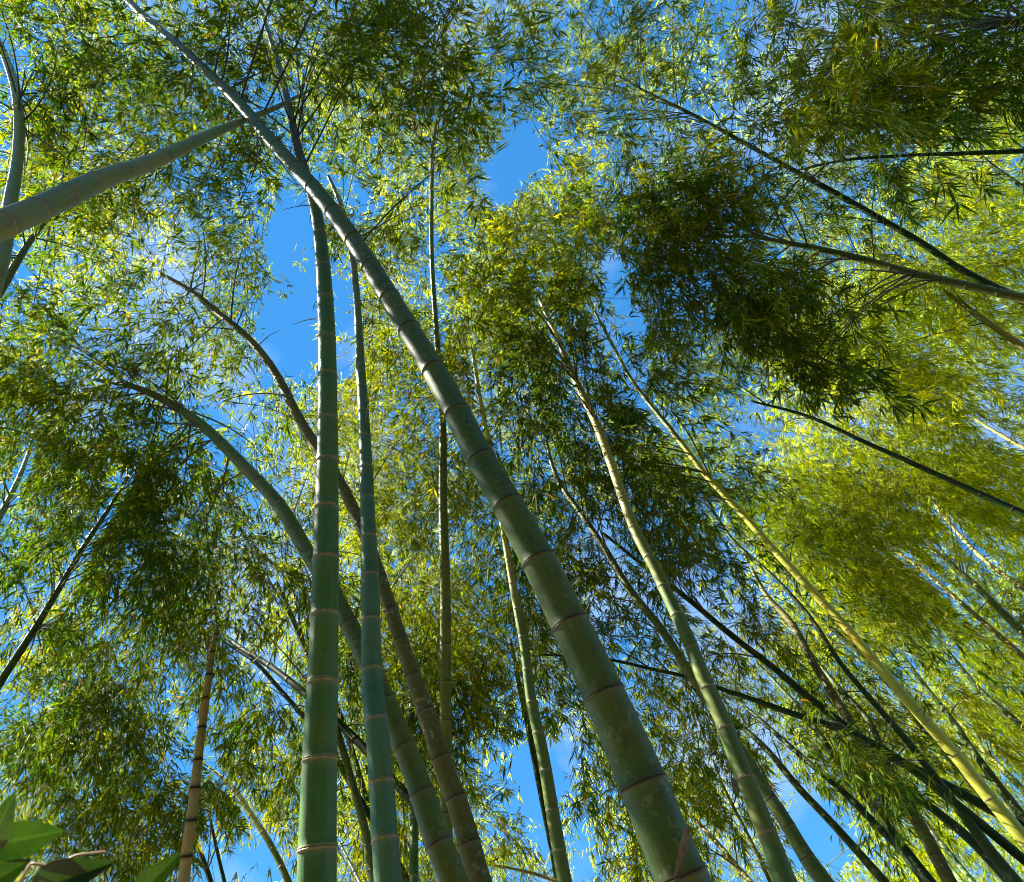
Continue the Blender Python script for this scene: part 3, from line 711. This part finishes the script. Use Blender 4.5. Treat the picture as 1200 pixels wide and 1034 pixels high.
for x, y, rp in [(985, 862, 36), (1018, 898, 38), (962, 880, 30), (1040, 938, 30), (1000, 880, 34)]:
    clump(at(x, y, 5.4 + rng.uniform(-0.3, 0.5)), rp * 1.25 * 5.3 / FPX, 8, 'D', 0.085, 'C30', tangle=True)
# crowns that arch on above the picture
for k in range(8):
    clump(np.array([rng.uniform(-2.0, 3.5), rng.uniform(-2.6, -0.4), rng.uniform(9.5, 11.0)]), rng.uniform(0.9, 1.2), 40, 'D', 0.16, ['C1', 'C2', 'C14', 'C12'][k % 4])
# the grove closes in behind and beside the viewer: one leafy mass that keeps the open sky off the canes
built['thicket'] = dict(root=None, P=np.zeros((260, 3)), leaves=[], twigs=[])
for k in range(150):
    a = rng.uniform(math.radians(95), math.radians(265))
    dist = rng.uniform(5.5, 10)
    clump(np.array([dist * math.sin(a), dist * math.cos(a), rng.uniform(0.8, 9.0)]), rng.uniform(1.0, 1.5), 45, 'D', 0.28, 'thicket')

def tube_batch(paths, r0, r1, sides=3):
    Vs, Fs, o = [], [], 0
    n = paths.shape[1]
    for p in paths:
        V, F, _ = tube(p, np.linspace(r0, r1, n), sides)
        Vs.append(V); Fs.append(F + o); o += len(V)
    return np.concatenate(Vs), np.concatenate(Fs)

def twig_mesh(paths, r):
    """all the twigs of one crown, as three-sided sticks"""
    n, k, _ = paths.shape
    T = norm(np.gradient(paths, axis=1))
    a = norm(np.cross(T, np.array([0.31, 0.87, 0.38]))); b = np.cross(T, a)
    rad = np.linspace(r, r * 0.5, k)[None, :, None, None]
    an = np.array([0, 2.094, 4.189])
    V = paths[:, :, None] + rad * (np.cos(an)[None, None, :, None] * a[:, :, None] + np.sin(an)[None, None, :, None] * b[:, :, None])
    i = np.arange(n * k * 3).reshape(n, k, 3)
    j = np.roll(i, -1, 2)
    F = np.stack([i[:, :-1], j[:, :-1], j[:, 1:], i[:, 1:]], -1).reshape(-1, 4)
    return V.reshape(-1, 3), F

ORD = ['D', 'G', 'Y', 'L']
nleaf = 0
for cid, b in built.items():
    if b['leaves']:
        VV, FF, MI, TT, o = [], [], [], [], 0
        for tone, v, t in b['leaves']:
            n, kv = v.shape[:2]; nleaf += n
            i = (np.arange(n) * kv)[:, None] + o
            f = np.stack([i + 0, i + 2, i + 4, i + 1, i + 0, i + 3, i + 4, i + 2] if kv == 5 else [i + 0, i + 2, i + 3, i + 1], -1).reshape(-1, 4)
            VV.append(v.reshape(-1, 3)); FF.append(f); MI.append(np.full(len(f), ORD.index(tone))); TT.append(t.repeat(kv)); o += n * kv
        tw = np.concatenate(b['twigs'])
        if len(tw):
            tv, tf = twig_mesh(tw, 0.0045)
            VV.append(tv); FF.append(tf + o); MI.append(np.full(len(tf), 4)); TT.append(np.zeros(len(tv)))
        V, F = np.concatenate(VV), np.concatenate(FF)
        cr = link_mesh('crown' if b['root'] else 'bamboo_thicket', V, F.reshape(-1), np.full(len(F), 4), [LEAF['D'], LEAF['G'], LEAF['Y'], LEAF['L'], TWIG], b['root'],
                  np.concatenate(MI), False, (('tint', 'FLOAT', np.concatenate(TT)),))
    if not b['root']:
        cr['kind'], cr['label'], cr['category'] = 'stuff', 'dense dark green bamboo thicket around the open clearing', 'thicket'
        continue
    for p, c3 in b.get('links', [])[:5 if cid in ('C6', 'C7') else 36]:
        c = c3[0]
        t = np.linspace(0, 1, 9)[:, None]
        L = np.linalg.norm(c - p)
        al = norm((c - p)[None])[0] @ norm((b['P'][-1] - b['P'][-60])[None])[0]
        if L > 4.0 or (al > 0.9 and L > 0.8):
            continue
        ctrl = (p + c) / 2 + np.array([0, 0, 0.22 * L]) + rng.normal(size=3) * 0.06 * L
        path = (1 - t)**2 * p + 2 * t * (1 - t) * ctrl + t**2 * c
        path = np.concatenate([path, c3[1:]])
        if in_holes(path).any() and rng.random() < 0.85:
            continue
        V, F, _ = tube(path, np.linspace(0.011, 0.003, 11), 5)
        link_mesh('branch', V, F.reshape(-1), np.full(len(F), 4), [BRANCH], b['root'])

# ------------------------------------------------------------------ broad-leaved shrub close to the camera, lower left
def broad_mat():
    m, n, l, out = nodes('broad_leaf_green')
    t = n.new('ShaderNodeAttribute'); t.attribute_name = 'vein'
    tc = n.new('ShaderNodeTexCoord')
    c = mixc(n, l, ramp(n, l, noise(n, l, tc.outputs['Object'], 22.0), 0.3, 0.7), (0.008, 0.030, 0.003), (0.018, 0.046, 0.003))
    c = mixc(n, l, t.outputs['Fac'], c, (0.030, 0.066, 0.008))
    p = n.new('ShaderNodeBsdfPrincipled'); p.inputs['Roughness'].default_value = 0.45
    l.new(c, p.inputs['Base Color'])
    tr = n.new('ShaderNodeBsdfTranslucent'); l.new(mixc(n, l, 1.0, c, (1.0, 1.1, 0.3), 'MULTIPLY'), tr.inputs[0])
    mx = n.new('ShaderNodeMixShader'); mx.inputs[0].default_value = 0.28
    l.new(p.outputs[0], mx.inputs[1]); l.new(tr.outputs[0], mx.inputs[2]); l.new(mx.outputs[0], out.inputs[0])
    return m
BROAD = broad_mat()
def broad_leaf(base, tip, width, up, parent, fold=0.25, curl=0.12, name='leaf', mat=None):
    base, tip, up = map(np.asarray, (base, tip, up))
    ax = tip - base; L = np.linalg.norm(ax); ax = ax / L
    up = norm(up - (up @ ax) * ax); sd_ = np.cross(up, ax)
    nu, nv = 60, 15
    u = np.linspace(0, 1, nu); v = np.linspace(-1, 1, nv)
    half = width / 2 * np.sin(np.pi * u ** 0.72) ** 0.8 * (1 - 0.12 * u) + 1e-4
    half = half * (1 + 0.012 * np.sin(u * 40))
    pts = (base + ax * (u * L)[:, None])[:, None] + (half[:, None] * v)[..., None] * sd_ \
        + ((np.abs(v)[None] * half[:, None] * fold) - (curl * L * u**2)[:, None])[..., None] * up
    vein = np.clip(np.exp(-(v / 0.06) ** 2)[None] + 0.5 * (np.sin(u[:, None] * 44 - np.abs(v)[None] * 9) > 0.95), 0, 1)
    i = np.arange(nu * nv).reshape(nu, nv)
    F = np.stack([i[:-1, :-1], i[1:, :-1], i[1:, 1:], i[:-1, 1:]], -1).reshape(-1)
    o = link_mesh(name, pts.reshape(-1, 3), F, np.full((nu - 1) * (nv - 1), 4), [mat or BROAD], parent, None, True, (('vein', 'FLOAT', vein.ravel()),))
    return o
sb = at(-25, 1180, 1.25); sb[2] = 0.0
shrub = thing('shrub', 'shrub with broad toothed green leaves and a dry brown twig, at the lower left', 'shrub', tuple(sb))
def stem(points, r0, r1, name='stem', mat=None):
    p = np.array(points)
    t = np.linspace(0, 1, 24); s = np.linspace(0, 1, len(p))
    P = np.stack([np.interp(t, s, p[:, c]) for c in range(3)], -1)
    V, F, _ = tube(P, np.linspace(r0, r1, 24), 8)
    return link_mesh(name, V, F.reshape(-1), np.full(len(F), 4), [mat or BRANCH], shrub)
stem([sb, at(-20, 1120, 1.22), at(-8, 1030, 1.2), at(-12, 960, 1.2)], 0.008, 0.004)
stem([sb, at(60, 1120, 1.2), at(45, 1050, 1.2), at(40, 1040, 1.2)], 0.008, 0.003)
stem([sb, at(140, 1120, 1.25), at(158, 1040, 1.25)], 0.008, 0.003)
upv = -FW * 0.9 + np.array([0, 0, .25])
broad_leaf(at(-14, 990, 1.2), at(74, 976, 1.25), 0.068, upv, shrub)
broad_leaf(at(-16, 1000, 1.2), at(12, 938, 1.15), 0.050, upv + RT * 0.4, shrub)
broad_leaf(at(38, 1046, 1.2), at(122, 1012, 1.16), 0.070, UP * 0.5 - FW * 0.8, shrub, 0.45)
broad_leaf(at(158, 1052, 1.25), at(206, 1004, 1.25), 0.048, upv, shrub)
broad_leaf(at(-20, 1040, 1.2), at(30, 1010, 1.2), 0.05, upv, shrub)
DRY = simple_mat('dry_twig_orange', (0.30, 0.15, 0.04), (0.42, 0.26, 0.09), 30.0)
stem([at(20, 1040, 1.22), at(36, 1012, 1.22), at(60, 1016, 1.22), at(90, 1002, 1.22), at(124, 998, 1.22)], 0.003, 0.0015, 'dry_twig', DRY)

# dry leftovers on the canes: a papery sheath on the thickest one, bare twigs at the upper nodes
SHEATH = simple_mat('dry_sheath_brown', (0.10, 0.065, 0.035), (0.24, 0.17, 0.10), 40.0)
broad_leaf(at(806, 968, 2.44), at(791, 1030, 2.30), 0.035, -FW, built['C1']['root'], 0.5, 0.05, 'dry_sheath', SHEATH)
broad_leaf(at(859, 912, 4.85), at(864, 932, 4.75), 0.05, -FW, built['C9']['root'], 0.6, 0.1, 'dry_sheath', SHEATH)
for cid, k0, k1, cnt in [('C4', 120, 245, 9), ('C5', 120, 245, 10), ('C7', 90, 230, 7), ('C9', 120, 245, 8), ('C10', 90, 245, 10), ('C11', 120, 245, 10),
                         ('C13', 120, 245, 6), ('C6', 130, 245, 7), ('C2', 170, 250, 6), ('C3', 150, 245, 6), ('C17', 90, 230, 6), ('C26', 90, 230, 7), ('C33', 80, 230, 7), ('C12', 120, 240, 6)]:
    b = built[cid]
    for k in np.linspace(k0, k1, cnt).astype(int):
        p = b['P'][k]; tn_ = norm((b['P'][k] - b['P'][k - 4])[None])[0]
        sd_ = rng.normal(size=3); sd_ = norm((sd_ - (sd_ @ tn_) * tn_)[None])[0]
        L = rng.uniform(0.35, 1.0)
        t = np.linspace(0, 1, 7)[:, None]
        path = p + (tn_ * 0.75 + sd_ * 0.7) * L * t + np.array([0, 0, -0.35]) * L * t**2
        V, F, _ = tube(path, np.linspace(0.006, 0.002, 7), 5)
        fork = path[3] + (tn_ * 0.3 - sd_ * 0.2 + rng.normal(size=3) * 0.3) * L * 0.6 * t + np.array([0, 0, -0.2]) * L * t**2
        V2, F2, _ = tube(fork, np.linspace(0.003, 0.0015, 7), 4)
        F = np.concatenate([F, F2 + len(V)]); V = np.concatenate([V, V2])
        link_mesh('branch', V, F.reshape(-1), np.full(len(F), 4), [BRANCH], b['root'])
